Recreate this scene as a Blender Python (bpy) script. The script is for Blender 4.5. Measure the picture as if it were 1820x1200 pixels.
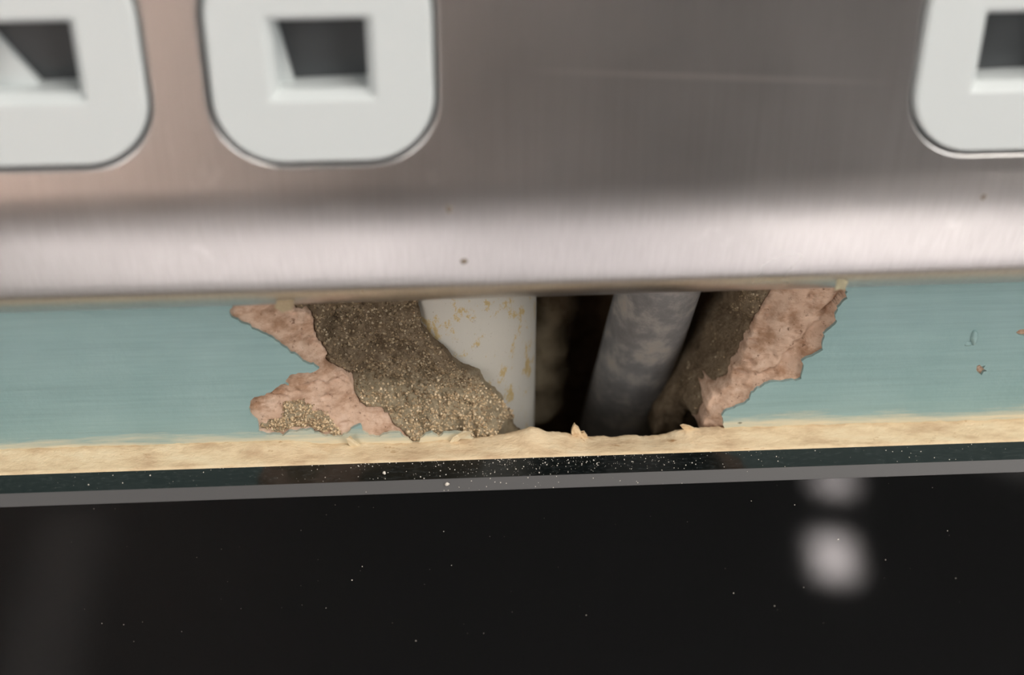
import bpy, bmesh, math, random
import numpy as np
from mathutils import Vector, Matrix

random.seed(4)
RNG = np.random.default_rng(11)
for o in list(bpy.data.objects):
    bpy.data.objects.remove(o, do_unlink=True)
scene = bpy.context.scene
COL = scene.collection
MM = 0.001                       # everything below is written in millimetres

# ------------------------------------------------------------------ camera
FPX = 2500.0
PITCH, YAW, ROLL = math.radians(31), math.radians(4), 0.008
Fv = np.array([math.sin(YAW)*math.cos(PITCH), math.cos(YAW)*math.cos(PITCH), -math.sin(PITCH)])
R0 = np.array([math.cos(YAW), -math.sin(YAW), 0.0])
U0 = np.cross(R0, Fv)
Rv = math.cos(ROLL)*R0 + math.sin(ROLL)*U0
Uv = np.cross(Rv, Fv)
def ray(x, y):
    return Fv + (x-910)/FPX*Rv - (y-600)/FPX*Uv
_d = ray(910, 815)
CAM = -_d/_d[1]*118.6            # camera 118.6 mm in front of the wall
def P(x, y, Y):                  # point of the photograph at depth Y behind (+) or before (-) the wall face
    d = ray(x, y)
    return CAM + d*(Y-CAM[1])/d[1]

cam_data = bpy.data.cameras.new('camera')
cam = bpy.data.objects.new('camera', cam_data)
COL.objects.link(cam)
m = Matrix.Identity(4)
for i in range(3):
    m[i][0] = Rv[i]; m[i][1] = Uv[i]; m[i][2] = -Fv[i]; m[i][3] = CAM[i]*MM
cam.matrix_world = m
cam_data.sensor_width = 36.0
cam_data.lens = 36.0*FPX/1820.0
cam_data.clip_start = 0.005
cam_data.clip_end = 50
cam_data.dof.use_dof = True
cam_data.dof.focus_distance = 0.1415
cam_data.dof.aperture_fstop = 13.5
scene.camera = cam

# ------------------------------------------------------------------ world, lights, exposure
world = bpy.data.worlds.new('room_light')
scene.world = world
world.use_nodes = True
bg = world.node_tree.nodes['Background']
bg.inputs[0].default_value = (1.0, 0.97, 0.94, 1)
bg.inputs[1].default_value = 0.34

def area_light(name, loc, target, sx, sy, power, color, spread=180):
    l = bpy.data.lights.new(name, 'AREA')
    l.shape = 'RECTANGLE'; l.size = sx; l.size_y = sy
    l.energy = power; l.color = color; l.spread = math.radians(spread)
    o = bpy.data.objects.new(name, l); COL.objects.link(o)
    o.location = loc
    o.rotation_euler = (Vector(target)-Vector(loc)).to_track_quat('-Z', 'Y').to_euler()
    return o
# daylight of the kitchen window, right of and behind the camera
area_light('window_daylight', (1.5, -1.5, 0.80), (0, 0, 0), 0.9, 1.1, 20, (1.0, 0.98, 0.95))
area_light('fill_left', (-1.25, -1.7, 0.50), (0, 0, 0), 0.8, 1.0, 13, (1.0, 0.97, 0.93))  # soft light added from the left; no window is known there
# raking light added above right of the socket; its source is unseen
area_light('raking_fill', (0.20, -0.17, 0.38), (0.08, 0, 0), 0.30, 0.10, 1.3, (1.0, 0.95, 0.88))
# two sun patches on the floor; the other narrow beams are added for reflections
area_light('fill_beam_worktop', (1.55, -1.75, 1.25), (0.19, -0.30, -0.55), 0.42, 0.25, .55, (1.0, 0.94, 0.99), 6)
area_light('fill_beam_worktop_far', (1.25, -1.75, 1.25), (-0.15, -0.42, -0.55), 0.26, 0.08, .9, (1.0, 0.95, 0.95), 4)
area_light('fill_beam_worktop_bright', (1.75, -1.65, 1.25), (0.29, -0.41, -0.55), 0.12, 0.05, 4.6, (1.0, 0.95, 0.90), 3)
area_light('fill_beam_panel', (0.9, -0.9, 1.2), (-0.85, -2.39, -0.9), 0.7, 0.7, 9, (1.0, 0.93, 0.88), 5)  # added beam brightening the pinkish panel behind the camera
area_light('sunbeam_floor', (0.95, -1.65, 1.25), (0.665, -1.70, -1.45), 0.11, 0.06, 1.5, (1.0, 0.97, 0.98), 1.2)
area_light('sunbeam_floor_narrow', (0.95, -1.85, 1.25), (0.72, -1.905, -1.45), 0.055, 0.06, .7, (1.0, 0.97, 0.98), 1.2)
area_light('sheen_beam_floor', (1.9, -1.9, 1.25), (1.28, -2.12, -1.45), 0.42, 0.35, 12, (1.0, 0.97, 0.95), 4)  # added beam, meant as sheen on the paint at right
area_light('band_beam_floor', (-0.6, -1.2, 1.25), (-0.62, -1.62, -1.45), 0.10, 0.55, .35, (1.0, 0.97, 0.95), 3)  # added faint beam for the pale band reflected in the glass

scene.view_settings.view_transform = 'Standard'
scene.view_settings.look = 'None'
scene.view_settings.exposure = 0.0
scene.view_settings.gamma = 1.0
scene.view_settings.use_curve_mapping = False

# ------------------------------------------------------------------ helpers
def tag(o, label=None, cat=None, group=None, kind=None):
    if label: o['label'] = label
    if cat: o['category'] = cat
    if group: o['group'] = group
    if kind: o['kind'] = kind
    return o
def mesh_obj(name, verts, faces, mat, parent=None, smooth=False):
    """verts in millimetres"""
    me = bpy.data.meshes.new(name)
    v = np.asarray(verts, dtype=float)*MM
    me.from_pydata(v.tolist(), [], [tuple(int(i) for i in f) for f in faces])
    me.update()
    if smooth:
        me.polygons.foreach_set('use_smooth', [True]*len(me.polygons))
    me.materials.append(mat)
    o = bpy.data.objects.new(name, me)
    COL.objects.link(o)
    if parent: o.parent = parent
    return o
def bm_obj(name, bm, mat, parent=None, smooth=False):
    """bmesh in millimetres"""
    bmesh.ops.scale(bm, vec=(MM, MM, MM), verts=bm.verts)
    me = bpy.data.meshes.new(name)
    bm.to_mesh(me); bm.free()
    if smooth:
        me.polygons.foreach_set('use_smooth', [True]*len(me.polygons))
    me.materials.append(mat)
    o = bpy.data.objects.new(name, me); COL.objects.link(o)
    if parent: o.parent = parent
    return o
def loft(loops, closed=True):
    """list of equal-length loops -> verts, faces"""
    n = len(loops[0]); V = []; Fc = []
    for l in loops: V += [tuple(p) for p in l]
    for k in range(len(loops)-1):
        for i in range(n if closed else n-1):
            j = (i+1) % n
            Fc.append((k*n+i, k*n+j, (k+1)*n+j, (k+1)*n+i))
    return V, Fc

# value noise -------------------------------------------------------
_perm = RNG.random((256, 256))
def vnoise(x, y):
    xi = np.floor(x).astype(int); yi = np.floor(y).astype(int)
    fx = x-xi; fy = y-yi
    fx = fx*fx*(3-2*fx); fy = fy*fy*(3-2*fy)
    a = _perm[xi % 256, yi % 256]; b = _perm[(xi+1) % 256, yi % 256]
    c = _perm[xi % 256, (yi+1) % 256]; d = _perm[(xi+1) % 256, (yi+1) % 256]
    return (a*(1-fx)+b*fx)*(1-fy)+(c*(1-fx)+d*fx)*fy - 0.5
def fbm(x, y, octv=4, gain=.55):
    s = 0; a = 1.0
    for k in range(octv):
        s = s+a*vnoise(x*2**k+17.3*k+100, y*2**k+9.1*k+100); a *= gain
    return s

# ------------------------------------------------------------------ materials
def new_mat(name):
    mt = bpy.data.materials.new(name); mt.use_nodes = True
    nt = mt.node_tree
    return mt, nt, nt.nodes['Principled BSDF']
def coords(nt, scale=(1, 1, 1)):
    """object coordinates in millimetres, scaled"""
    tc = nt.nodes.new('ShaderNodeTexCoord'); mp = nt.nodes.new('ShaderNodeMapping')
    mp.inputs['Scale'].default_value = tuple(1000*s for s in scale)
    nt.links.new(tc.outputs['Object'], mp.inputs['Vector'])
    return mp.outputs[0]
def noise(nt, vec, scale, detail=4, rough=.6):
    n = nt.nodes.new('ShaderNodeTexNoise')
    n.inputs['Scale'].default_value = scale; n.inputs['Detail'].default_value = detail
    n.inputs['Roughness'].default_value = rough
    nt.links.new(vec, n.inputs['Vector'])
    return n.outputs['Fac']
def ramp(nt, fac, stops):
    r = nt.nodes.new('ShaderNodeValToRGB')
    while len(r.color_ramp.elements) < len(stops): r.color_ramp.elements.new(.5)
    for e, (p, c) in zip(r.color_ramp.elements, stops):
        e.position = p; e.color = tuple(c)+(1,) if len(c) == 3 else c
    nt.links.new(fac, r.inputs[0])
    return r.outputs[0]
def mixc(nt, fac, a, b, mode='MIX'):
    mx = nt.nodes.new('ShaderNodeMix'); mx.data_type = 'RGBA'; mx.blend_type = mode
    for s, v in ((mx.inputs[0], fac), (mx.inputs[6], a), (mx.inputs[7], b)):
        if hasattr(v, 'links') or hasattr(v, 'is_linked'): nt.links.new(v, s)
        elif isinstance(v, (int, float)): s.default_value = v
        else: s.default_value = tuple(v)+(1,)
    return mx.outputs[2]
def math_n(nt, op, a, b=None, clamp=False):
    n = nt.nodes.new('ShaderNodeMath'); n.operation = op; n.use_clamp = clamp
    for s, v in zip(n.inputs, (a, b)):
        if v is None: continue
        if isinstance(v, (int, float)): s.default_value = v
        else: nt.links.new(v, s)
    return n.outputs[0]
def bump(nt, bsdf, height, dist_mm, strength=1.0):
    b = nt.nodes.new('ShaderNodeBump')
    b.inputs['Distance'].default_value = dist_mm*MM
    b.inputs['Strength'].default_value = strength
    nt.links.new(height, b.inputs['Height'])
    nt.links.new(b.outputs[0], bsdf.inputs['Normal'])
def simple(name, col, rough=.5, metal=0, spec=.5):
    mt, nt, b = new_mat(name)
    b.inputs['Base Color'].default_value = tuple(col)+(1,)
    b.inputs['Roughness'].default_value = rough; b.inputs['Metallic'].default_value = metal
    b.inputs['Specular IOR Level'].default_value = spec
    return mt
def sepxyz(nt):
    tc = nt.nodes.new('ShaderNodeTexCoord'); s = nt.nodes.new('ShaderNodeSeparateXYZ')
    nt.links.new(tc.outputs['Object'], s.inputs[0]); return s.outputs

def mat_paint():
    mt, nt, b = new_mat('teal_paint')
    streak = noise(nt, coords(nt, (.06, 1, 1.6)), 1.0, 5, .65)
    blot = noise(nt, coords(nt), .09, 3)
    c1 = ramp(nt, blot, [(.3, (.245, .375, .37)), (.7, (.285, .415, .41))])
    c2 = ramp(nt, streak, [(.3, (.86, .86, .86)), (.55, (1, 1, 1)), (.75, (1.1, 1.08, 1.06))])
    c = mixc(nt, .7, c1, c2, 'MULTIPLY')
    zz = math_n(nt, 'MULTIPLY', sepxyz(nt)[2], 1000.0)     # filler smeared thinly over the foot of the paint
    zz = math_n(nt, 'ADD', zz, math_n(nt, 'MULTIPLY', math_n(nt, 'SUBTRACT', noise(nt, coords(nt, (.12, 1, 1.3)), 1.0, 5, .65), .5), 4.0))
    sm = math_n(nt, 'SUBTRACT', 1.0, math_n(nt, 'DIVIDE', math_n(nt, 'SUBTRACT', zz, 2.7), 1.8, True), True)
    c = mixc(nt, math_n(nt, 'MULTIPLY', sm, .8), c, (.80, .66, .44))
    nt.links.new(c, b.inputs['Base Color'])
    b.inputs['Roughness'].default_value = .38
    h = math_n(nt, 'ADD', math_n(nt, 'MULTIPLY', streak, .6), math_n(nt, 'MULTIPLY', noise(nt, coords(nt), 1.2, 3), .5))
    bump(nt, b, h, .12, .55)
    return mt
def mat_plaster():
    mt, nt, b = new_mat('pink_plaster')
    n = noise(nt, coords(nt), .5, 6, .6)
    c = ramp(nt, n, [(.3, (.50, .335, .24)), (.52, (.61, .425, .315)), (.75, (.70, .525, .415))])
    pits = ramp(nt, noise(nt, coords(nt), 1.6, 5, .7), [(.31, (.22, .14, .10)), (.40, (1, 1, 1))])
    dirt = ramp(nt, noise(nt, coords(nt, (1, 1, 1.7)), .33, 5, .7), [(.36, (.50, .38, .28)), (.54, (1, 1, 1))])
    c = mixc(nt, .8, c, pits, 'MULTIPLY'); c = mixc(nt, .75, c, dirt, 'MULTIPLY')
    nt.links.new(c, b.inputs['Base Color'])
    b.inputs['Roughness'].default_value = .9; b.inputs['Specular IOR Level'].default_value = .15
    bump(nt, b, noise(nt, coords(nt), 2.2, 6, .7), .12, .6)
    return mt
def mat_mortar(name='brown_mortar', tint=(1, 1, 1)):
    mt, nt, b = new_mat(name)
    n = noise(nt, coords(nt), .55, 8, .72)
    c = ramp(nt, n, [(.30, (.115, .078, .048)), (.43, (.275, .20, .128)), (.58, (.40, .305, .205)), (.76, (.54, .44, .31))])
    g = noise(nt, coords(nt), 3.5, 3, .6)
    c = mixc(nt, .6, c, ramp(nt, g, [(.3, (.55, .5, .45)), (.6, (1.1, 1.1, 1.1))]), 'MULTIPLY')
    c = mixc(nt, 1.0, c, tint, 'MULTIPLY')
    if name == 'brown_mortar':      # dry pale sand has run down over the foot of the mortar
        z = sepxyz(nt)[2]; x = sepxyz(nt)[0]
        t = math_n(nt, 'ADD', math_n(nt, 'MULTIPLY', z, 1000.0), math_n(nt, 'MULTIPLY', noise(nt, coords(nt), .25, 5, .7), 5.0))
        t = math_n(nt, 'ADD', t, math_n(nt, 'MULTIPLY', math_n(nt, 'MAXIMUM', math_n(nt, 'SUBTRACT', x, .006), 0), 4000.0))
        f = math_n(nt, 'SUBTRACT', 1.0, math_n(nt, 'DIVIDE', math_n(nt, 'SUBTRACT', t, 9.5), 3.0, True), True)
        s2 = ramp(nt, n, [(.3, (.36, .27, .17)), (.5, (.58, .475, .32)), (.75, (.72, .61, .44))])
        c = mixc(nt, f, c, s2)
    nt.links.new(c, b.inputs['Base Color'])
    b.inputs['Roughness'].default_value = .95; b.inputs['Specular IOR Level'].default_value = .1
    bump(nt, b, noise(nt, coords(nt), 2.2, 8, .78), .6, 1.0)
    return mt
def mat_sand(name='sand_grain', k=1.0):
    mt, nt, b = new_mat(name)
    g = nt.nodes.new('ShaderNodeNewGeometry')
    c = ramp(nt, g.outputs['Random Per Island'], [(p_, tuple(k*v_ for v_ in c_)) for p_, c_ in [(0, (.13, .09, .055)), (.3, (.24, .175, .105)), (.75, (.36, .275, .175)), (.97, (.43, .35, .245))]])
    nt.links.new(c, b.inputs['Base Color'])
    b.inputs['Roughness'].default_value = .9; b.inputs['Specular IOR Level'].default_value = .15
    return mt
def mat_tan():
    mt, nt, b = new_mat('tan_filler')
    n = noise(nt, coords(nt, (.25, .6, .8)), 1.0, 6, .62)
    c = ramp(nt, n, [(.3, (.58, .40, .245)), (.5, (.78, .60, .385)), (.72, (.86, .71, .49))])
    blot = ramp(nt, noise(nt, coords(nt, (.6, 1, 1)), .55, 4, .7), [(.27, (.55, .38, .24)), (.36, (1, 1, 1))])
    c = mixc(nt, .85, c, blot, 'MULTIPLY')
    nt.links.new(c, b.inputs['Base Color'])
    b.inputs['Roughness'].default_value = .75; b.inputs['Specular IOR Level'].default_value = .25
    bump(nt, b, noise(nt, coords(nt, (.6, 1, 1)), 1.6, 6, .7), .25, .9)
    return mt
def mat_steel():
    mt, nt, b = new_mat('brushed_steel')
    br = noise(nt, coords(nt, (7.0, 1, .06)), 1.0, 3, .6)
    sm = noise(nt, coords(nt), .05, 4, .65)
    b.inputs['Metallic'].default_value = 1
    c = ramp(nt, br, [(.3, (.50, .485, .475)), (.7, (.58, .565, .555))])
    xyz = sepxyz(nt)                  # a long faint pale line and a few dull smudges
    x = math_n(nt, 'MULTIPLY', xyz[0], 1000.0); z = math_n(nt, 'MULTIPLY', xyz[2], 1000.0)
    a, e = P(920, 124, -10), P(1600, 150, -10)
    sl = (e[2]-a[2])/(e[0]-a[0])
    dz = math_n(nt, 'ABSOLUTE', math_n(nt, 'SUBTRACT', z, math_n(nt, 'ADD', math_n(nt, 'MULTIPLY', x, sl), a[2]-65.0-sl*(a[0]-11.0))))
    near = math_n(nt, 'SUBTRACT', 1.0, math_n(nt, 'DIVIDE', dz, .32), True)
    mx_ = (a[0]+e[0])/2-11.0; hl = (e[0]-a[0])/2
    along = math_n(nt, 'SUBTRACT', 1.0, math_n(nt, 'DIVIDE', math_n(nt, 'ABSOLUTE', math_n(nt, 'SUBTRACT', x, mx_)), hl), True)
    pale_line = math_n(nt, 'MULTIPLY', near, math_n(nt, 'MULTIPLY', along, 1.4, True))
    c = mixc(nt, math_n(nt, 'MULTIPLY', pale_line, .55), c, (.95, .88, .84))
    smg = ramp(nt, noise(nt, coords(nt, (1, 1, .6)), .22, 6, .72), [(.62, (0, 0, 0)), (.78, (1, 1, 1))])
    c = mixc(nt, math_n(nt, 'MULTIPLY', smg, .35), c, (.85, .83, .81))
    nt.links.new(c, b.inputs['Base Color'])
    r = math_n(nt, 'ADD', math_n(nt, 'MULTIPLY', sm, .16), .22)
    nt.links.new(r, b.inputs['Roughness'])
    bump(nt, b, br, .012, .35)
    return mt
def mat_glass():
    mt, nt, b = new_mat('black_glass')
    b.inputs['Base Color'].default_value = (.0035, .0038, .004, 1)
    b.inputs['Roughness'].default_value = .035
    b.inputs['IOR'].default_value = 1.5
    return mt
def mat_glass_edge():
    mt, nt, b = new_mat('polished_glass_edge')
    n = noise(nt, coords(nt, (.5, 1.2, 1)), 2.5, 5, .75)
    c = ramp(nt, n, [(.5, (.006, .008, .008)), (.72, (.03, .034, .034))])
    nt.links.new(c, b.inputs['Base Color'])
    b.inputs['Roughness'].default_value = .16
    return mt
def mat_arris():
    mt, nt, b = new_mat('ground_glass_arris')
    b.inputs['Base Color'].default_value = (.075, .072, .072, 1)
    b.inputs['Roughness'].default_value = .42
    return mt
def mat_white_pipe():
    mt, nt, b = new_mat('dirty_white_plastic')
    n = noise(nt, coords(nt, (1, 1, .7)), .55, 6, .72)
    c = ramp(nt, n, [(.0, (.53, .505, .45)), (.55, (.53, .505, .45)), (.60, (.50, .38, .19)), (.8, (.34, .24, .12))])
    fine = ramp(nt, noise(nt, coords(nt), 2.5, 4, .7), [(.28, (.5, .42, .32)), (.36, (1, 1, 1))])
    nt.links.new(mixc(nt, .8, c, fine, 'MULTIPLY'), b.inputs['Base Color'])
    b.inputs['Roughness'].default_value = .5
    bump(nt, b, n, .1, .4)
    return mt
def mat_grey_pipe():
    mt, nt, b = new_mat('dusty_grey_metal')
    n = noise(nt, coords(nt), .35, 6, .65)
    c = ramp(nt, n, [(.3, (.13, .125, .125)), (.5, (.19, .185, .185)), (.62, (.30, .28, .26)), (.8, (.36, .30, .25))])
    nt.links.new(c, b.inputs['Base Color'])
    b.inputs['Roughness'].default_value = .6
    bump(nt, b, n, .1, .4)
    return mt
def mat_insert():
    mt, nt, b = new_mat('white_plastic')
    b.inputs['Base Color'].default_value = (.60, .63, .63, 1)
    b.inputs['Roughness'].default_value = .32
    bump(nt, b, noise(nt, coords(nt), 2.0, 2), .02, .3)
    return mt
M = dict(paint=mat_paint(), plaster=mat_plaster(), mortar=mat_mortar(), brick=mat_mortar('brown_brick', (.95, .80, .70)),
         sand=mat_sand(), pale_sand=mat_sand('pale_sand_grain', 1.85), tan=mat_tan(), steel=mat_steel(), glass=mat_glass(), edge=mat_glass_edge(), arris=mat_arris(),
         wpipe=mat_white_pipe(), gpipe=mat_grey_pipe(), insert=mat_insert(),
         speck=simple('brown_dirt', (.22, .18, .14), .9, 0, .1),
         shutter=simple('grey_shutter', (.055, .06, .064), .4),
         dust=simple('pale_dust', (.72, .66, .58), .9, 0, .1),
         worktop=simple('light_worktop', (.74, .71, .70), .35),
         floor=simple('pale_floor', (.13, .12, .115), .5),
         far=simple('dark_units', (.28, .265, .255), .5),
         reflection_panel=simple('reflection_pink', (.68, .53, .46), .5),
         flake=simple('cream_flake', (.70, .60, .42), .7, 0, .2))

# ------------------------------------------------------------------ room around the close-up
def box(name, x0, x1, y0, y1, z0, z1, mat, bevel=0):
    bm = bmesh.new()
    bmesh.ops.create_cube(bm, size=1)
    for v in bm.verts:
        v.co = Vector(((x0+x1)/2+v.co.x*(x1-x0), (y0+y1)/2+v.co.y*(y1-y0), (z0+z1)/2+v.co.z*(z1-z0)))
    if bevel:
        bmesh.ops.bevel(bm, geom=list(bm.edges), offset=bevel, segments=3, affect='EDGES')
    return bm_obj(name, bm, mat)
tag(box('floor', -1600, 1600, -2400, 100, -1470, -1450, M['floor']), kind='structure')
tag(box('wall_front', -1600, 1600, -2420, -2400, -1450, 900, M['far']), kind='structure')
tag(box('reflection_panel_1', -1590, -430, -2400, -2375, -1450, 550, M['reflection_panel'], 3), kind='structure')  # pinkish panel added only for its reflection in the steel
tag(box('worktop', -1500, 1500, -470, -7.6, -590, -550, M['worktop'], 4),
    'pale kitchen worktop far below the black glass panel', 'worktop')

# ------------------------------------------------------------------ outlines read off the photograph
def c1(pts): return [(380+u/3, 500+v/3) for u, v in pts]
def c2(pts): return [(900+u*.3516, 480+v*.3518) for u, v in pts]
paint_left = c1([(85,150),(95,195),(150,228),(180,232),(235,262),(290,295),(330,322),(375,350),(410,385),(445,400),(490,430),
    (530,442),(553,462),(540,480),(500,488),(450,490),(405,500),(388,530),(393,562),(380,552),(360,553),(330,570),(300,590),(270,608),
    (235,615),(200,622),(188,640),(182,680),(192,710),(215,735),(237,758),(240,790),(232,803)])
paint_bottom = c1([(280,815),(330,815),(365,825),(400,805),(440,800),(490,795),(515,790),(535,815),(570,822),(610,830),(640,835),
    (680,828),(705,815),(730,790),(760,772),(785,765),(800,800),(830,825),(880,825),(950,810),(985,808),(1010,835),(1060,860),
    (1100,855),(1130,820),(1160,808),(1195,826),(1225,808),(1300,808),(1340,818),(1400,850),(1700,860)])
paint_right = c2([(200,900),(700,900),(1100,830),(1098,760),(1100,715),(1150,700),(1195,680),(1225,655),(1240,625),(1270,600),(1310,585),(1360,565),
    (1430,557),(1490,550),(1497,500),(1492,460),(1550,440),(1580,420),(1600,405),(1603,370),(1600,320),(1640,300),(1668,270),
    (1668,215),(1672,190),(1700,165),(1722,145),(1728,110),(1720,90)])
def at0(pts, Y=0.0): return [P(x, y, Y)[[0, 2]] for x, y in pts]
outline = at0(paint_left) + at0(paint_bottom) + at0(paint_right)
xr, zr = outline[-1]; xl, zl = outline[0]
outline += [np.array(q) for q in ((xr-1, zr+4), (xr-2, zr+9), (xr-8, zr+13), (10, zr+14), (xl+12, zr+12), (xl+3, zl+7), (xl+.5, zl+2.5))]
def roughen(pts, step=.25, amp=.16, freq=1.1):
    out = []
    n = len(pts)
    for i in range(n):
        a, b = np.array(pts[i]), np.array(pts[(i+1) % n])
        L = np.linalg.norm(b-a); k = max(1, int(L/step))
        nrm = np.array([-(b-a)[1], (b-a)[0]])/max(L, 1e-6)
        for j in range(k):
            q = a+(b-a)*j/k
            w = float(fbm(np.array(q[0]*freq), np.array(q[1]*freq), 4, .7))
            out.append(q+nrm*w*amp*2)
    return out
outline_r = roughen(outline)

# ------------------------------------------------------------------ the painted wall: a skin of paint with a jagged opening
chips = []
def chip(px, py, pts):
    c = P(px, py, 0)[[0, 2]]
    chips.append([c+np.array(q) for q in pts])
chip(1745, 657, [(-.6,.45),(-.3,.6),(-.1,.35),(.3,.5),(.15,.1),(.6,-.2),(.25,-.3),(.1,-.7),(-.3,-.4),(-.55,-.1)])
chip(1818, 591, [(-.75,0),(-.4,.35),(.2,.4),(.9,.3),(.9,-.3),(.2,-.4),(-.35,-.3)])
chip(1315, 752, [(-.3,0),(0,.12),(.3,.02),(0,-.12)])
def painted_wall():
    bm = bmesh.new()
    X0, X1, Z0, Z1 = -1500, 1500, -560, 1200
    def ring(pts):
        vs = [bm.verts.new((p[0], 0, p[1])) for p in pts]
        return [bm.edges.new((vs[i], vs[(i+1) % len(vs)])) for i in range(len(vs))]
    es = ring([(X0, Z0), (X1, Z0), (X1, Z1), (X0, Z1)])
    inner = []
    for loop in [outline_r]+chips: inner += ring(loop)
    bmesh.ops.triangle_fill(bm, use_beauty=True, use_dissolve=False, edges=es+inner, normal=(0, -1, 0))
    # the thickness of the paint at every broken edge
    r = bmesh.ops.extrude_edge_only(bm, edges=inner)
    for v in [g for g in r['geom'] if isinstance(g, bmesh.types.BMVert)]: v.co.y = .4
    for f in bm.faces:
        if abs(f.normal.y) > .5 and f.normal.y > 0: f.normal_flip()
    return bm_obj('wall_back', bm, M['paint'])
wall = tag(painted_wall(), kind='structure')

# backing of the small chips
for cp in chips[:2]:
    c = sum(cp)/len(cp)
    V = []; Fc = []
    n = 7
    for i in range(n):
        for j in range(n):
            dx, dz = (i/(n-1)-.5)*2.6, (j/(n-1)-.5)*2.0
            V.append((c[0]+dx, .28+.1*random.random(), c[1]+dz))
    for i in range(n-1):
        for j in range(n-1):
            Fc.append((i*n+j, (i+1)*n+j, (i+1)*n+j+1, i*n+j+1))
    mesh_obj('plaster_chip', V, Fc, M['plaster'], wall, True)
# raised paint drip
def blob(name, c, rx, ry, rz, mat, parent, seg=14, amp=.15, rot=0):
    V = []; Fc = []
    for i in range(seg+1):
        t = math.pi*i/seg
        for j in range(seg):
            p = 2*math.pi*j/seg
            q = Vector((math.sin(t)*math.cos(p), math.sin(t)*math.sin(p), math.cos(t)))
            k = 1+amp*2*float(vnoise(np.array(q.x*1.7+c[0]*3+50), np.array(q.z*1.7+q.y+c[2]*3+50)))
            w = Vector((q.x*rx*k, q.y*ry*k, q.z*rz*k))
            w.rotate(Matrix.Rotation(rot, 3, 'Y'))
            V.append((c[0]+w.x, c[1]+w.y, c[2]+w.z))
    for i in range(seg):
        for j in range(seg):
            Fc.append((i*seg+j, (i+1)*seg+j, (i+1)*seg+(j+1) % seg, i*seg+(j+1) % seg))
    return mesh_obj(name, V, Fc, mat, parent, True)
q = P(1731, 600, 0); blob('paint_drip', (q[0], .05, q[2]), .34, .4, .95, M['paint'], wall, rot=-.12)
q = P(1722, 612, 0); blob('paint_drip', (q[0], .1, q[2]), .5, .22, .3, M['paint'], wall)

# ------------------------------------------------------------------ pipes inside the wall
PX, PY, PR = -4.9, 12.2, 8.2               # white pipe axis and radius
def hit_pipe(x, y):
    d = ray(x, y); o = CAM
    a = d[0]**2+d[1]**2; b = 2*((o[0]-PX)*d[0]+(o[1]-PY)*d[1]); c = (o[0]-PX)**2+(o[1]-PY)**2-PR**2
    D = b*b-4*a*c
    t = (-b-math.sqrt(max(D, 0)))/(2*a)
    return o+d*t
def tube(name, pts, rad, mat, seg=40, hollow=0.0, wob=0):
    loops = []
    pts = [Vector(p) for p in pts]
    for i, p in enumerate(pts):
        t = (pts[min(i+1, len(pts)-1)]-pts[max(i-1, 0)]).normalized()
        a = t.cross(Vector((0, 1, 0))).normalized(); b = t.cross(a)
        lp = []
        for k in range(seg):
            an = 2*math.pi*k/seg
            r = rad*(1+wob*float(vnoise(np.array(i*.7+50), np.array(k*.35+50))))
            lp.append(p+a*math.cos(an)*r+b*math.sin(an)*r)
        loops.append(lp)
    if hollow:
        loops = [[(pts[0]+(q-pts[0])*hollow) for q in loops[0]]]+loops+[[(pts[-1]+(q-pts[-1])*hollow) for q in loops[-1]]]
    V, Fc = loft(loops)
    return mesh_obj(name, V, Fc, mat, None, True)
tag(tube('plastic_pipe', [(PX, PY, z) for z in np.linspace(34, -30, 17)], PR, M['wpipe'], 64, .86, .0),
    'dirty white plastic pipe standing upright inside the wall hole', 'pipe')
ga, gb = P(1168, 520, 9), P(1088, 780, 21)
gd = (gb-ga)
tag(tube('metal_pipe', [ga+gd*t for t in np.linspace(-.9, 1.6, 14)], 4.35, M['gpipe'], 40, .8, .05),
    'dusty dark grey metal pipe leaning inside the wall hole', 'pipe')

# ------------------------------------------------------------------ broken plaster and mortar (height fields in the wall plane)
GX = np.arange(-38, 42, .17); GZ = np.arange(-9, 33.5, .17)
XX, ZZ = np.meshgrid(GX, GZ, indexing='ij')
def poly_sd(poly, X, Z):
    """signed distance, negative inside"""
    poly = np.asarray(poly); n = len(poly)
    dmin = np.full(X.shape, 1e9); inside = np.zeros(X.shape, bool)
    for i in range(n):
        a = poly[i]; b = poly[(i+1) % n]
        e = b-a; L2 = e@e+1e-12
        t = np.clip(((X-a[0])*e[0]+(Z-a[1])*e[1])/L2, 0, 1)
        d = (X-a[0]-t*e[0])**2+(Z-a[1]-t*e[1])**2
        dmin = np.minimum(dmin, d)
        cond = ((a[1] > Z) != (b[1] > Z))
        with np.errstate(divide='ignore', invalid='ignore'):
            xi = (b[0]-a[0])*(Z-a[1])/(b[1]-a[1]+1e-12)+a[0]
        inside ^= cond & (X < xi)
    d = np.sqrt(dmin)
    return np.where(inside, -d, d)
def dense(pts3, step=.5):
    out = []
    for a, b in zip(pts3[:-1], pts3[1:]):
        k = max(1, int(np.linalg.norm(b-a)/step))
        out += [a+(b-a)*j/k for j in range(k)]
    return out+[pts3[-1]]
def idw(anchors, X, Z, power=3.0):
    num = np.zeros(X.shape); den = np.zeros(X.shape)
    for a in anchors:
        w = 1.0/(((X-a[0])**2+(Z-a[2])**2)+.35)**(power/2)
        num += w*a[1]; den += w
    return num/den
def line3(pts, depths):
    """pixel polyline with one depth or two end depths"""
    if not hasattr(depths, '__len__'): depths = (depths, depths)
    n = len(pts)
    return [P(x, y, depths[0]+(depths[1]-depths[0])*i/max(1, n-1)) for i, (x, y) in enumerate(pts)]
pm_left = c1([(415,100),(440,130),(500,180),(520,230),(545,300),(560,350),(600,410),(660,440),(700,490),(715,540),(750,600),(790,640),
    (850,670),(900,690),(925,720),(960,760),(985,790),(1020,815)])
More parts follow.
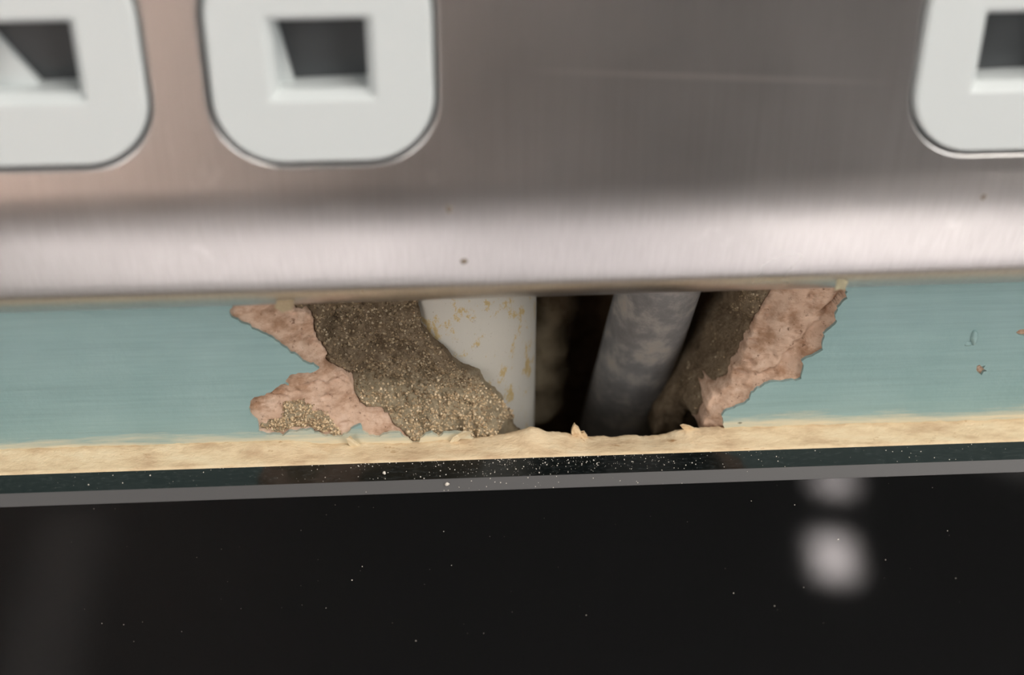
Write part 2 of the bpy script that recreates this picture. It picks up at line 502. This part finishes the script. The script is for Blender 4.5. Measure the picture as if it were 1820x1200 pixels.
pm_right = c2([(1330,90),(1300,150),(1285,190),(1255,260),(1240,320),(1200,390),(1160,470),(1140,540),(1080,600),(1040,640),(1010,690),(990,740),(965,800)])
cav_left = c1([(1085,110),(1090,130),(1110,220),(1160,280),(1215,330),(1270,390),(1330,430),(1420,465),(1440,520),(1500,570),(1540,610),
    (1580,650),(1600,700),(1650,755),(1715,785)])
cav_right = c2([(1075,80),(1060,110),(1000,220),(960,340),(900,430),(840,560),(790,660),(750,740),(735,830)])
crack = c2([(1712,120),(1660,190),(1590,270),(1530,340),(1470,410),(1400,500),(1300,535),(1200,548),(1130,562)])
L_pmL = line3(pm_left, (2.4, .7)); L_pmR = line3(pm_right, (3.4, 1.4))
L_cavL = [hit_pipe(x, y) for x, y in cav_left]
L_cavL[-1] = P(*cav_left[-1], 1.2); L_cavL[-2] = .5*(L_cavL[-2]+P(*cav_left[-2], 3))
L_cavR = line3(cav_right, (13, 9))
# plaster
A = dense(line3(paint_left, .45))+dense(line3(paint_bottom[:-2], .4))+dense(line3(paint_right[2:], .45))
A += dense(L_pmL)+dense(L_pmR)
cr_out = [(x+6, y+4) for x, y in crack]; cr_in = [(x-7, y-5) for x, y in crack]
A += dense(line3(cr_out, .5))+dense(line3(cr_in, (1.7, 1.3)))
A += line3(c1([(460,230),(420,300)]), 1.0)+line3(c1([(600,520),(560,600),(640,700),(760,720)]), .75)
A += line3(c2([(1500,180),(1400,260),(1300,420)]), 2.0)
A += [np.array((x, 3.0, z)) for x in (-24, -18, 26, 32) for z in (26, 31)]
dP = idw(A, XX, ZZ)
op = poly_sd(outline, XX, ZZ)
top = max(p[2] for p in L_pmL+L_pmR)
mort_poly = [p[[0, 2]] for p in L_pmL]+[np.array((2, -6)), np.array((20, -6))]+[p[[0, 2]] for p in L_pmR[::-1]]
mort_poly += [np.array((L_pmR[0][0]-1, 40)), np.array((L_pmL[0][0]+1, 40))]
ms = poly_sd(mort_poly, XX, ZZ)
ms_n = ms+1.0*fbm(XX*.55, ZZ*.55, 3, .5)+.12*fbm(XX*2.3, ZZ*2.3, 2)
cracknoise = fbm(XX*.8, ZZ*.8, 5, .6)
yP = dP+-.0+.2*cracknoise*np.clip(-op/.8, 0, 1)+.12*fbm(XX*3, ZZ*3, 3)*np.clip(-op/.4, 0, 1)
crk = np.array([P(x, y, .9)[[0, 2]] for x, y in crack])
cd = np.full(XX.shape, 1e9)
for a_, b_ in zip(crk[:-1], crk[1:]):
    e_ = b_-a_; t_ = np.clip(((XX-a_[0])*e_[0]+(ZZ-a_[1])*e_[1])/(e_@e_), 0, 1)
    cd = np.minimum(cd, np.hypot(XX-a_[0]-t_*e_[0], ZZ-a_[1]-t_*e_[1]))
cd = cd+.5*fbm(XX*.9+5, ZZ*.9, 3)
yP = yP+.75*np.exp(-(cd/.5)**2)
yP = yP+.5*np.clip(fbm(XX*.7+60, ZZ*1.5, 4, .6)-.28, 0, 1)*np.clip(-op/1.0, 0, 1)*3
yP = np.maximum(yP, .30)
yP = np.where(op > 0, .36, yP)
gx_, gz_ = np.gradient(ms_n, .17)
g2_ = np.maximum(gx_**2+gz_**2, .3)
in_ = ms_n < 0
XP = np.where(in_, XX-ms_n*gx_/g2_, XX); ZP = np.where(in_, ZZ-ms_n*gz_/g2_, ZZ)
yP = yP+np.where(in_, np.minimum(-ms_n*12, 7), 0)
def grid_mesh(name, Y, mask, mat, parent, X=XX, Z=ZZ):
    idx = -np.ones(X.shape, int)
    fm = mask[:-1, :-1] & mask[1:, :-1] & mask[:-1, 1:] & mask[1:, 1:]
    use = np.zeros(X.shape, bool)
    for a, b in ((0, 0), (1, 0), (0, 1), (1, 1)):
        use[a:X.shape[0]-1+a, b:X.shape[1]-1+b] |= fm
    idx[use] = np.arange(use.sum())
    V = np.stack([X[use], Y[use], Z[use]], 1)
    q = np.stack([idx[:-1, :-1][fm], idx[1:, :-1][fm], idx[1:, 1:][fm], idx[:-1, 1:][fm]], 1)
    me = bpy.data.meshes.new(name)
    me.vertices.add(len(V)); me.vertices.foreach_set('co', (V*MM).ravel())
    me.loops.add(q.size); me.loops.foreach_set('vertex_index', q.ravel())
    me.polygons.add(len(q)); me.polygons.foreach_set('loop_start', np.arange(len(q))*4)
    me.polygons.foreach_set('loop_total', np.full(len(q), 4)); me.polygons.foreach_set('use_smooth', np.ones(len(q), bool))
    me.update(calc_edges=True); me.validate()
    me.materials.append(mat)
    o = bpy.data.objects.new(name, me); COL.objects.link(o); o.parent = parent
    return o
plaster = grid_mesh('plaster_layer', yP, (op < 1.6) & (ms_n > -.6) & (ZZ > 1.2), M['plaster'], wall, XP, ZP)
tag(plaster, 'broken pink plaster edge around the hole')
# mortar
B = [p+np.array((0, .15, 0)) for p in dense(L_pmL)+dense(L_pmR)]
B += dense(L_cavL)+dense(L_cavR)
B += line3(c1([(640,200),(760,200),(900,200)]), 4.2)+line3(c1([(700,330),(850,330),(1000,330),(1100,380)]), 4.2)
B += dense(line3(c1([(740,480),(900,500),(1130,500),(1400,505)]), (3.4, 2.9)))
B += dense(line3(c1([(860,620),(1100,600),(1400,620)]), (2.0, 2.4)))
B += dense(line3(c1([(1000,740),(1200,740),(1480,750)]), (.9, 1.6)))
B += dense(line3(c1([(1020,840),(1300,820),(1500,815)]), .35))
B += line3(c2([(1150,200),(1080,350),(1000,520),(900,700)]), 6.5)
dM = idw(B, XX, ZZ)
cav_poly = [p[[0, 2]] for p in L_cavL]+[np.array((4, -9)), np.array((14, -9))]+[p[[0, 2]] for p in L_cavR[::-1]]
cav_poly += [np.array((L_cavR[0][0], 40)), np.array((L_cavL[0][0], 40))]
cs = poly_sd(cav_poly, XX, ZZ)
cs_n = cs+.22*fbm(XX*.8+40, ZZ*.8, 4)
amp = np.clip((ms*-1)/.6, 0, 1)
amp = amp*np.clip(cs/2.5, .15, 1)
yM = dM-1.1*np.clip(1-np.abs(cs)/3, 0, 1)*(XX < 6)+1.0*fbm(XX*.5+9, ZZ*.5, 3, .5)*amp+.7*fbm(XX*1.5, ZZ*1.5+31, 5, .66)*(.3+.7*amp)
yM = yM+np.where(ms_n > 0, .25+ms_n*1.6, 0)+np.where(cs_n < 0, np.minimum(-cs_n*14, 8), 0)
hx_, hz_ = np.gradient(cs_n, .17)
h2_ = np.maximum(hx_**2+hz_**2, .3)
XM = np.where(cs_n < 0, XX-cs_n*hx_/h2_, XX); ZM = np.where(cs_n < 0, ZZ-cs_n*hz_/h2_, ZZ)
mortar = grid_mesh('mortar', yM, (ms_n < 1.7) & (cs_n > np.where((XX > -.5) & (XX < 9), 0.0, -.6)) & (yM < 26) & (ZZ > -4), M['mortar'], wall, XM, ZM)
tag(mortar, 'crumbling brown mortar inside the hole')
# loose sand heap lying on the plaster, lower left
hc = P(545, 745, 0); 
GX2 = np.arange(hc[0]-5, hc[0]+7, .12); GZ2 = np.arange(hc[2]-3, hc[2]+4.2, .12)
X2, Z2 = np.meshgrid(GX2, GZ2, indexing='ij')
heap_poly = at0(c1([(370,660),(420,630),(480,640),(540,690),(620,720),(650,770),(690,830),(610,828),(540,812),(515,785),(430,805),(350,818),(245,800),(255,770),(350,735)]))
hs = poly_sd(heap_poly, X2, Z2)+.5*fbm(X2, Z2, 4)
base = idw(A, X2, Z2)
yH = base-.75*np.clip(-hs/1.4, 0, 1)**.7+.3*fbm(X2*2.2, Z2*2.2, 3)+.2+np.clip(hs, 0, 3)*1.0
heap = grid_mesh('sand_heap', yH, hs < .8, M['mortar'], wall, X2, Z2)
tag(heap, 'small heap of loose tan sand on the plaster')

# loose grains of sand and mortar
OCT = [(1,0,0),(-1,0,0),(0,1,0),(0,-1,0),(0,0,1),(0,0,-1)]
OCF = [(0,2,4),(2,1,4),(1,3,4),(3,0,4),(2,0,5),(1,2,5),(3,1,5),(0,3,5)]
def grains(name, pts, smin, smax, mat, parent=None, flat=1.0):
    V = []; Fc = []
    for p in pts:
        s = smin+(smax-smin)*random.random()**2.5
        R = Matrix.Rotation(random.random()*6.28, 3, (random.random()-.5, random.random()-.5, random.random()+.1))
        b = len(V)
        for q in OCT:
            w = R @ (Vector(q)*s*(.7+.6*random.random()))
            V.append((p[0]+w.x, p[1]+w.y, p[2]+w.z*flat))
        Fc += [(b+i, b+j, b+k) for i, j, k in OCF]
    return mesh_obj(name, V, Fc, mat, parent)
pale = []
vis = (ms_n < -.2) & (cs_n > .0) & (ZZ > 2.0) & (ZZ < 24) & (yM < 9) & (XX < 6)
ii = np.argwhere(vis)
pts = []
for i, j in ii[RNG.integers(0, len(ii), 15000)]:
    low = ZZ[i, j] < 10.5
    if not low and random.random() < .55: continue
    (pale if ZZ[i, j]+random.gauss(0, .6) < 7.5 else pts).append((XX[i, j]+random.uniform(-.1, .1), yM[i, j]+.03, ZZ[i, j]+random.uniform(-.1, .1)))
ii = np.argwhere(hs < -.1)
for i, j in ii[RNG.integers(0, len(ii), 900)]:
    pale.append((X2[i, j], yH[i, j]-.02, Z2[i, j]))
ii = np.argwhere((ms_n < -.3) & (cs_n > 0) & (XX > 14) & (ZZ > 2) & (ZZ < 24))
for i, j in ii[RNG.integers(0, len(ii), 700)]:
    pts.append((XX[i, j], yM[i, j], ZZ[i, j]))
tag(grains('mortar_grains', pts, .05, .2, M['sand'], wall), kind='stuff')
tag(grains('sand_grains', pale, .05, .2, M['pale_sand'], wall), kind='stuff')

# the hollow behind: back and sides of the chase in the brickwork
def cavity():
    V = []; Fc = []
    xs = np.linspace(-30, 36, 90); zs = np.linspace(-32, 36, 90)
    X, Z = np.meshgrid(xs, zs, indexing='ij')
    e = np.maximum(np.abs(X-3)/33, np.abs(Z-2)/34)
    Y = 29+1.8*fbm(X*.25, Z*.25, 5)-27*np.clip((e-.86)/.14, 0, 1)
    n = 90
    for i in range(n):
        for j in range(n): V.append((X[i, j], Y[i, j], Z[i, j]))
    for i in range(n-1):
        for j in range(n-1): Fc.append((i*n+j, (i+1)*n+j, (i+1)*n+j+1, i*n+j+1))
    return mesh_obj('brickwork', V, Fc, M['brick'], wall, True)
cavity()
# rough rib of mortar on the back of the hollow, left of the leaning pipe
ra = P(985, 520, 17); rb = P(960, 700, 19)
V = []; Fc = []
n = 26
for i in range(n):
    t = -.7+2.0*i/(n-1); c = ra+(rb-ra)*t
    for k in range(12):
        an = math.pi*k/11
        r = 3.3*(1+.5*float(fbm(np.array(i*.5+3), np.array(k*.5+8), 3)))
        V.append((c[0]-math.cos(an)*r, c[1]+6-math.sin(an)*(r+3), c[2]))
for i in range(n-1):
    for k in range(11): Fc.append((i*12+k, i*12+k+1, (i+1)*12+k+1, (i+1)*12+k))
mesh_obj('mortar_rib', V, Fc, M['mortar'], wall, True)

# ------------------------------------------------------------------ tan filler bed between wall and glass
lip = [(580,786),(720,786),(830,778),(880,774),(925,764)]+c2([(120,790),(160,800),(205,815),(265,822),(325,824),(380,830),(395,845),(430,842),(490,835),(545,841),(600,838),(640,832),
          (690,838),(740,838),(790,828),(850,812),(900,800),(960,797),(1010,793),(1060,790),(1100,790)])
lip3 = np.array([P(x, y, .2)[[0, 2]] for x, y in lip])
def tan_bed():
    xs = np.concatenate([np.arange(-400, -60, 10), np.arange(-60, 62, .22), np.arange(62, 400, 10)])
    V = []; Fc = []
    prof = [(.9, -6.0, 0), (.9, -.8, .6), (.35, -.12, 1), (0.0, 0, 1), (-.45, -.04, 1), (-.9, None, .75), (-1.5, None, .6), (-2.2, None, .5), (-2.9, None, .4), (-3.5, None, .0), (-3.5, -9, 0)]
    m_ = len(prof)
    for x in xs:
        zt = 3.22 if x < 0 else 3.05
        if x > 30: zt = 3.05-.1*min(1, (x-30)/20)
        if lip3[0, 0]-4 < x < lip3[-1, 0]+4:
            w = min(1, (x-lip3[0, 0]+4)/4, (lip3[-1, 0]+4-x)/4)
            zt = zt*(1-w)+w*float(np.interp(x, lip3[:, 0], lip3[:, 1]))
        rag = .10*float(fbm(np.array(x*.9), np.array(3.3), 4)) + (.10*float(fbm(np.array(x*3.3), np.array(7.3), 3)) if 1 < x < 22 else 0)
        zt += rag
        for k, (y, z, nz) in enumerate(prof):
            if k == 0 or k == m_-1: zz = z
            elif z is None:
                t = (-y-.45)/3.05
                zz = (zt-.04)*(1-t)**1.5+2.54*(1-(1-t)**1.5)
            else: zz = zt+z
            dn = .13*nz*float(fbm(np.array(x*.8), np.array(y*1.2+20), 4, .6)) if abs(x) < 62 else 0
            V.append((x, y+(.15*rag if k < 4 else 0), zz+dn))
    for i in range(len(xs)-1):
        for k in range(m_-1):
            Fc.append((i*m_+k, (i+1)*m_+k, (i+1)*m_+k+1, i*m_+k+1))
    return mesh_obj('trim_1', V, Fc, M['tan'], None, True)
bed = tag(tan_bed(), 'rough tan filler strip between teal wall and black glass', kind='structure')

# ------------------------------------------------------------------ black glass panel
panel = bpy.data.objects.new('glass_panel', None); COL.objects.link(panel)
panel.location = (0, 0, -550*MM)
tag(panel, 'glossy black glass splashback panel below the wall hole', 'splashback')
def strip(name, prof, mat, x0=-700, x1=700):
    V = []; Fc = []
    for x in (x0, x1):
        for y, z in prof: V.append((x, y, z+550))
    n = len(prof)
    for k in range(n-1): Fc.append((k, n+k, n+k+1, k+1))
    return mesh_obj(name, V, Fc, mat, panel)
strip('front_face', [(-7.32, 1.52), (-7.32, -549.5), (-3.5, -549.5), (-3.5, 2.5)], M['glass'])
strip('top_edge', [(-3.5, 2.54), (-6.52, 2.54)], M['edge'])
strip('bevel', [(-6.52, 2.54), (-6.56, 2.53), (-7.30, 1.56), (-7.32, 1.52)], M['arris'])

# ------------------------------------------------------------------ socket plate
plate = bpy.data.objects.new('wall_socket', None); COL.objects.link(plate)
tag(plate, 'brushed steel double wall socket with white plastic pin inserts', 'socket')
PCX, PCZ = 11.0, 65.0
plate.location = (PCX*MM, -3*MM, PCZ*MM)
def pl(v): return (v[0]-PCX, v[1]+3, v[2]-PCZ)
def rrect(cx, cz, hx, hz, r, seg=10):
    pts = []
    for (sx, sz, a0) in ((1, 1, 0), (-1, 1, 90), (-1, -1, 180), (1, -1, 270)):
        for k in range(seg+1):
            a = math.radians(a0+90*k/seg)
            pts.append((cx+sx*(hx-r)+r*math.cos(a), cz+sz*(hz-r)+r*math.sin(a)))
    return pts
FY = -10.0
inserts = [(-39.5, 47.55, 'h', .8), (-16.4, 47.35, 'h', .25), (41.6, 46.85, 'h', 0), (64.4, 46.6, 'h', .3), (-28, 70.5, 'v', .3), (53, 70, 'v', .3)]
IH = 9.0
PROF = []
def plate_mesh():
    bm = bmesh.new()
    hx, hz = 73.0, 44.0
    flat_in = 14.4
    prof = [(15.2, FY), (14.5, FY+.03), (13.7, FY+.10), (12.7, FY+.24), (11.2, FY+.52), (9.5, FY+.95), (8, FY+1.38), (6.5, FY+1.84), (5.4, FY+2.2), (4.5, FY+2.53),
            (3.8, FY+2.9), (3.1, FY+3.4), (2.4, FY+3.98), (1.8, FY+4.55), (1.2, FY+5.2), (.7, FY+5.8), (.3, FY+6.4), (.05, FY+6.9), (0, FY+7.3), (.2, FY+7.5)]
    PROF.extend((PCZ-hz+i, y) for i, y in prof[::-1])
    seg = 12
    loops = [[(x, y, z) for x, z in rrect(PCX, PCZ, hx-i, hz-i, max(3.0, 7-i*.35), seg)] for i, y in prof]
    n = len(loops[0])
    vl = [[bm.verts.new(pl(p)) for p in l] for l in loops]
    for k in range(len(vl)-1):
        for i in range(n):
            j = (i+1) % n
            bm.faces.new((vl[k][i], vl[k][j], vl[k+1][j], vl[k+1][i]))
    edges = [bm.edges.get((vl[0][i], vl[0][(i+1) % n])) for i in range(n)]
    for cx, cz, _, _ in inserts:
        rings = []
        for off, y in ((.55, FY), (.42, FY+.05), (.32, FY+.2), (.3, FY+1.5)):
            rings.append([bm.verts.new(pl((x, y, z))) for x, z in rrect(cx, cz, IH+off, IH+off, 5.6+off, 10)])
        k = len(rings[0])
        for a, b in zip(rings[:-1], rings[1:]):
            for i in range(k):
                bm.faces.new((a[i], b[i], b[(i+1) % k], a[(i+1) % k]))
        edges += [bm.edges.get((rings[0][i], rings[0][(i+1) % k])) for i in range(k)]
    bmesh.ops.triangle_fill(bm, use_beauty=True, edges=edges, normal=(0, -1, 0))
    bmesh.ops.recalc_face_normals(bm, faces=bm.faces)
    for f in bm.faces: f.smooth = not (abs(f.normal.y) > .99995)
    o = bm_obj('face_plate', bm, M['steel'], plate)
    return o
plate_mesh()
# specks of dirt stuck to the sloping rim
for px, py, sz in ((795, 370, .26), (822, 462, .3), (1745, 352, .24)):
    Y = -8.0
    for _ in range(12):
        q = P(px, py, Y); Y = float(np.interp(q[2], [a[0] for a in PROF], [a[1] for a in PROF]))
    c = pl(P(px, py, Y)); blob('dirt_speck', c, sz, .07, sz*1.1, M['speck'], plate, 10, .5)
def insert_obj(cx, cz, orient, wedge_k):
    bm = bmesh.new()
    hw, hh = (3.65, 2.9) if orient == 'h' else (2.4, 4.4)
    top_y = FY-.15
    outer = [(0, FY+2.5), (0, FY+.25), (.08, FY+.02), (.28, top_y)]
    rings = [[bm.verts.new(pl((x, y, z))) for x, z in rrect(cx, cz, IH-i, IH-i, 5.6-i, 10)] for i, y in outer]
    k = len(rings[0])
    for a, b in zip(rings[:-1], rings[1:]):
        for i in range(k): bm.faces.new((a[i], a[(i+1) % k], b[(i+1) % k], b[i]))
    hol = [(.75, top_y), (.55, top_y+.12), (.05, top_y+.95), (0, top_y+1.1), (0, top_y+4.2)]
    hr = [[bm.verts.new(pl((x, y, z))) for x, z in rrect(cx, cz, hw+i, hh+i, .25, 3)] for i, y in hol]
    kk = len(hr[0])
    for a, b in zip(hr[:-1], hr[1:]):
        for i in range(kk): bm.faces.new((a[i], a[(i+1) % kk], b[(i+1) % kk], b[i]))
    es = [bm.edges.get((rings[-1][i], rings[-1][(i+1) % k])) for i in range(k)]+[bm.edges.get((hr[0][i], hr[0][(i+1) % kk])) for i in range(kk)]
    bmesh.ops.triangle_fill(bm, use_beauty=True, edges=es, normal=(0, -1, 0))
    bmesh.ops.recalc_face_normals(bm, faces=bm.faces)
    o = bm_obj('pin_insert', bm, M['insert'], plate, False)
    # shutter closing the pin hole; a white wedge stands for light in the lower left corner
    y = top_y+4.1
    V = [pl(v) for v in ((cx-hw-.3, y-.5, cz-hh-.3), (cx+hw+.3, y+.2, cz-hh-.3), (cx+hw+.3, y+.2, cz+hh+.3), (cx-hw-.3, y-.5, cz+hh+.3),
         (cx-hw-.3, y+1, cz-hh-.3), (cx+hw+.3, y+1, cz-hh-.3), (cx+hw+.3, y+1, cz+hh+.3), (cx-hw-.3, y+1, cz+hh+.3))]
    mesh_obj('shutter', V, [(0,1,2,3),(4,7,6,5),(0,4,5,1),(1,5,6,2),(2,6,7,3),(3,7,4,0)], M['shutter'], o)
    if wedge_k > 0 and orient == 'h':
        w = 4.6*wedge_k; h2 = 5.5 if wedge_k < 1 else 4.6; ya = y-1.2
        V = [pl(v) for v in ((cx-hw, ya, cz-hh), (cx-hw+w, ya, cz-hh), (cx-hw, ya, cz-hh+h2),
             (cx-hw, y+.4, cz-hh), (cx-hw+w, y+.4, cz-hh), (cx-hw, y+.4, cz-hh+h2))]
        mesh_obj('lit_wedge', V, [(0,1,2),(3,5,4),(0,3,4,1),(1,4,5,2),(2,5,3,0)], M['insert'], o)
for a in inserts: insert_obj(*a)
plate.rotation_euler = (0, math.radians(-.25), 0)

# ------------------------------------------------------------------ flakes of paint and filler
def flake(name, base, pts, label, mat=M['flake'], group=None, curl=.35, thick=.12, n=6):
    """thin curled chip: outline pts are (x,z) offsets in mm from the base point, bent forward along its length"""
    V = []; Fc = []
    pts = [np.array(p, float)*1.25 for p in pts]
    pts = [q for a_, b_ in zip(pts, pts[1:]+pts[:1]) for q in (a_, (a_+b_)/2+np.array((random.uniform(-.12, .12), random.uniform(-.12, .12))))]
    k = len(pts)
    zs = [p[1] for p in pts]; z0, z1 = min(zs), max(zs)
    c = sum(pts)/k
    rings = [pts, [c+(p-c)*.55 for p in pts]]
    for side in (0, 1):
        for r in rings:
            for p in r:
                t = (p[1]-z0)/max(1e-6, z1-z0)
                y = -curl*t*t-.15*p[0]**2 + (thick if side else 0)+.05*math.sin(p[0]*7+p[1]*5)
                V.append((base[0]+p[0], base[1]+y, base[2]+p[1]))
        V.append((base[0]+c[0], base[1]-curl*.2+(thick if side else 0), base[2]+c[1]))
    s = 2*k+1
    for i in range(k):
        j = (i+1) % k
        Fc += [(i, j, k+j, k+i), (k+i, k+j, 2*k), (s+i, s+k+i, s+k+j, s+j), (s+k+i, s+2*k, s+k+j), (i, s+i, s+j, j)]
    o = mesh_obj(name, V, Fc, mat, None, False)
    return tag(o, label, 'flake', group)
flake('filler_flake', P(1027, 783, .1), [(-.75,-.5),(.75,-.4),(.8,.4),(.5,.9),(.35,.55),(0,1.35),(-.35,1.9),(-.55,1.2),(-.45,.6),(-.85,.2)],
      'ragged tan filler flake sticking up at the middle of the hole edge', M['tan'], curl=.5, thick=.4)
flake('filler_flake', P(1222, 762, .1), [(.9,-.4),(1.0,0),(.2,.35),(-.5,.75),(-.75,.7),(-.5,.2),(-.2,-.3)],
      'thin tan filler curl below the leaning grey pipe', M['tan'], curl=.6, thick=.2)
flake('paint_flake', P(815, 776, -.3), [(-.9,-.9),(-.2,-.6),(.6,.1),(1.1,.9),(.4,.75),(-.1,.3),(-.6,-.2)],
      'pale curled paint flake under the sand slope beside the white pipe', curl=.5, thick=.1)
flake('paint_flake', P(632, 788, -.3), [(-.7,.8),(-.35,1.1),(.1,.2),(.7,-.6),(1.0,-1.0),(.3,-1.0),(-.4,-.4)],
      'pale paint curl hanging at the lower left plaster corner', curl=.6, thick=.1)
flake('paint_flake', P(1498, 497, -6.2), [(-.5,-.9),(.3,-.9),(.45,-.2),(.1,.5),(-.3,1.3),(-.45,.6)],
      'olive-beige flake caught on the socket edge at right', simple('olive_flake', (.36, .32, .21), .8), curl=.3, thick=.15)
flake('paint_flake', P(505, 536, -5.4), [(-.75,-.5),(-.2,-.95),(.5,-.7),(.75,.1),(.15,.8),(-.35,.5)],
      'small ochre flake under the socket edge at left', simple('ochre_flake', (.30, .23, .14), .8), curl=.2, thick=.2)

# ------------------------------------------------------------------ dust on the glass
pts = []
for k in range(520):
    x = random.gauss(3, 11) if random.random() < .8 else random.uniform(-50, 52)
    pts.append((x, -3.55-2.9*random.random()**1.4, 2.56))
for k in range(70):
    pts.append((random.gauss(3, 9), -6.6-.7*random.random(), 2.2))
pts = [(x, y, 2.56 if y > -6.52 else 2.54+(y+6.52)*1.3) for x, y, z in pts]
for k in range(70):
    pts.append((random.uniform(-45, 48), -7.33, random.uniform(-18, 1.2)))
tag(grains('plaster_dust', pts, .018, .085, M['dust']), 'pale plaster dust specks scattered on the black glass', 'dust', kind='stuff')
def crumb(px, py, Y, s, label):
    q = P(px, py, Y)
    o = blob('plaster_crumb', (q[0], q[1], q[2]), s, s*.8, s*.9, M['dust'], None, 8, .5)
    tag(o, label, 'crumb')
crumb(795, 861, -7.0, .2, 'white plaster crumb on the grey glass edge strip under the white pipe')
crumb(683, 841, -5.6, .15, 'white plaster crumb on the glass top edge, left of the pipes')
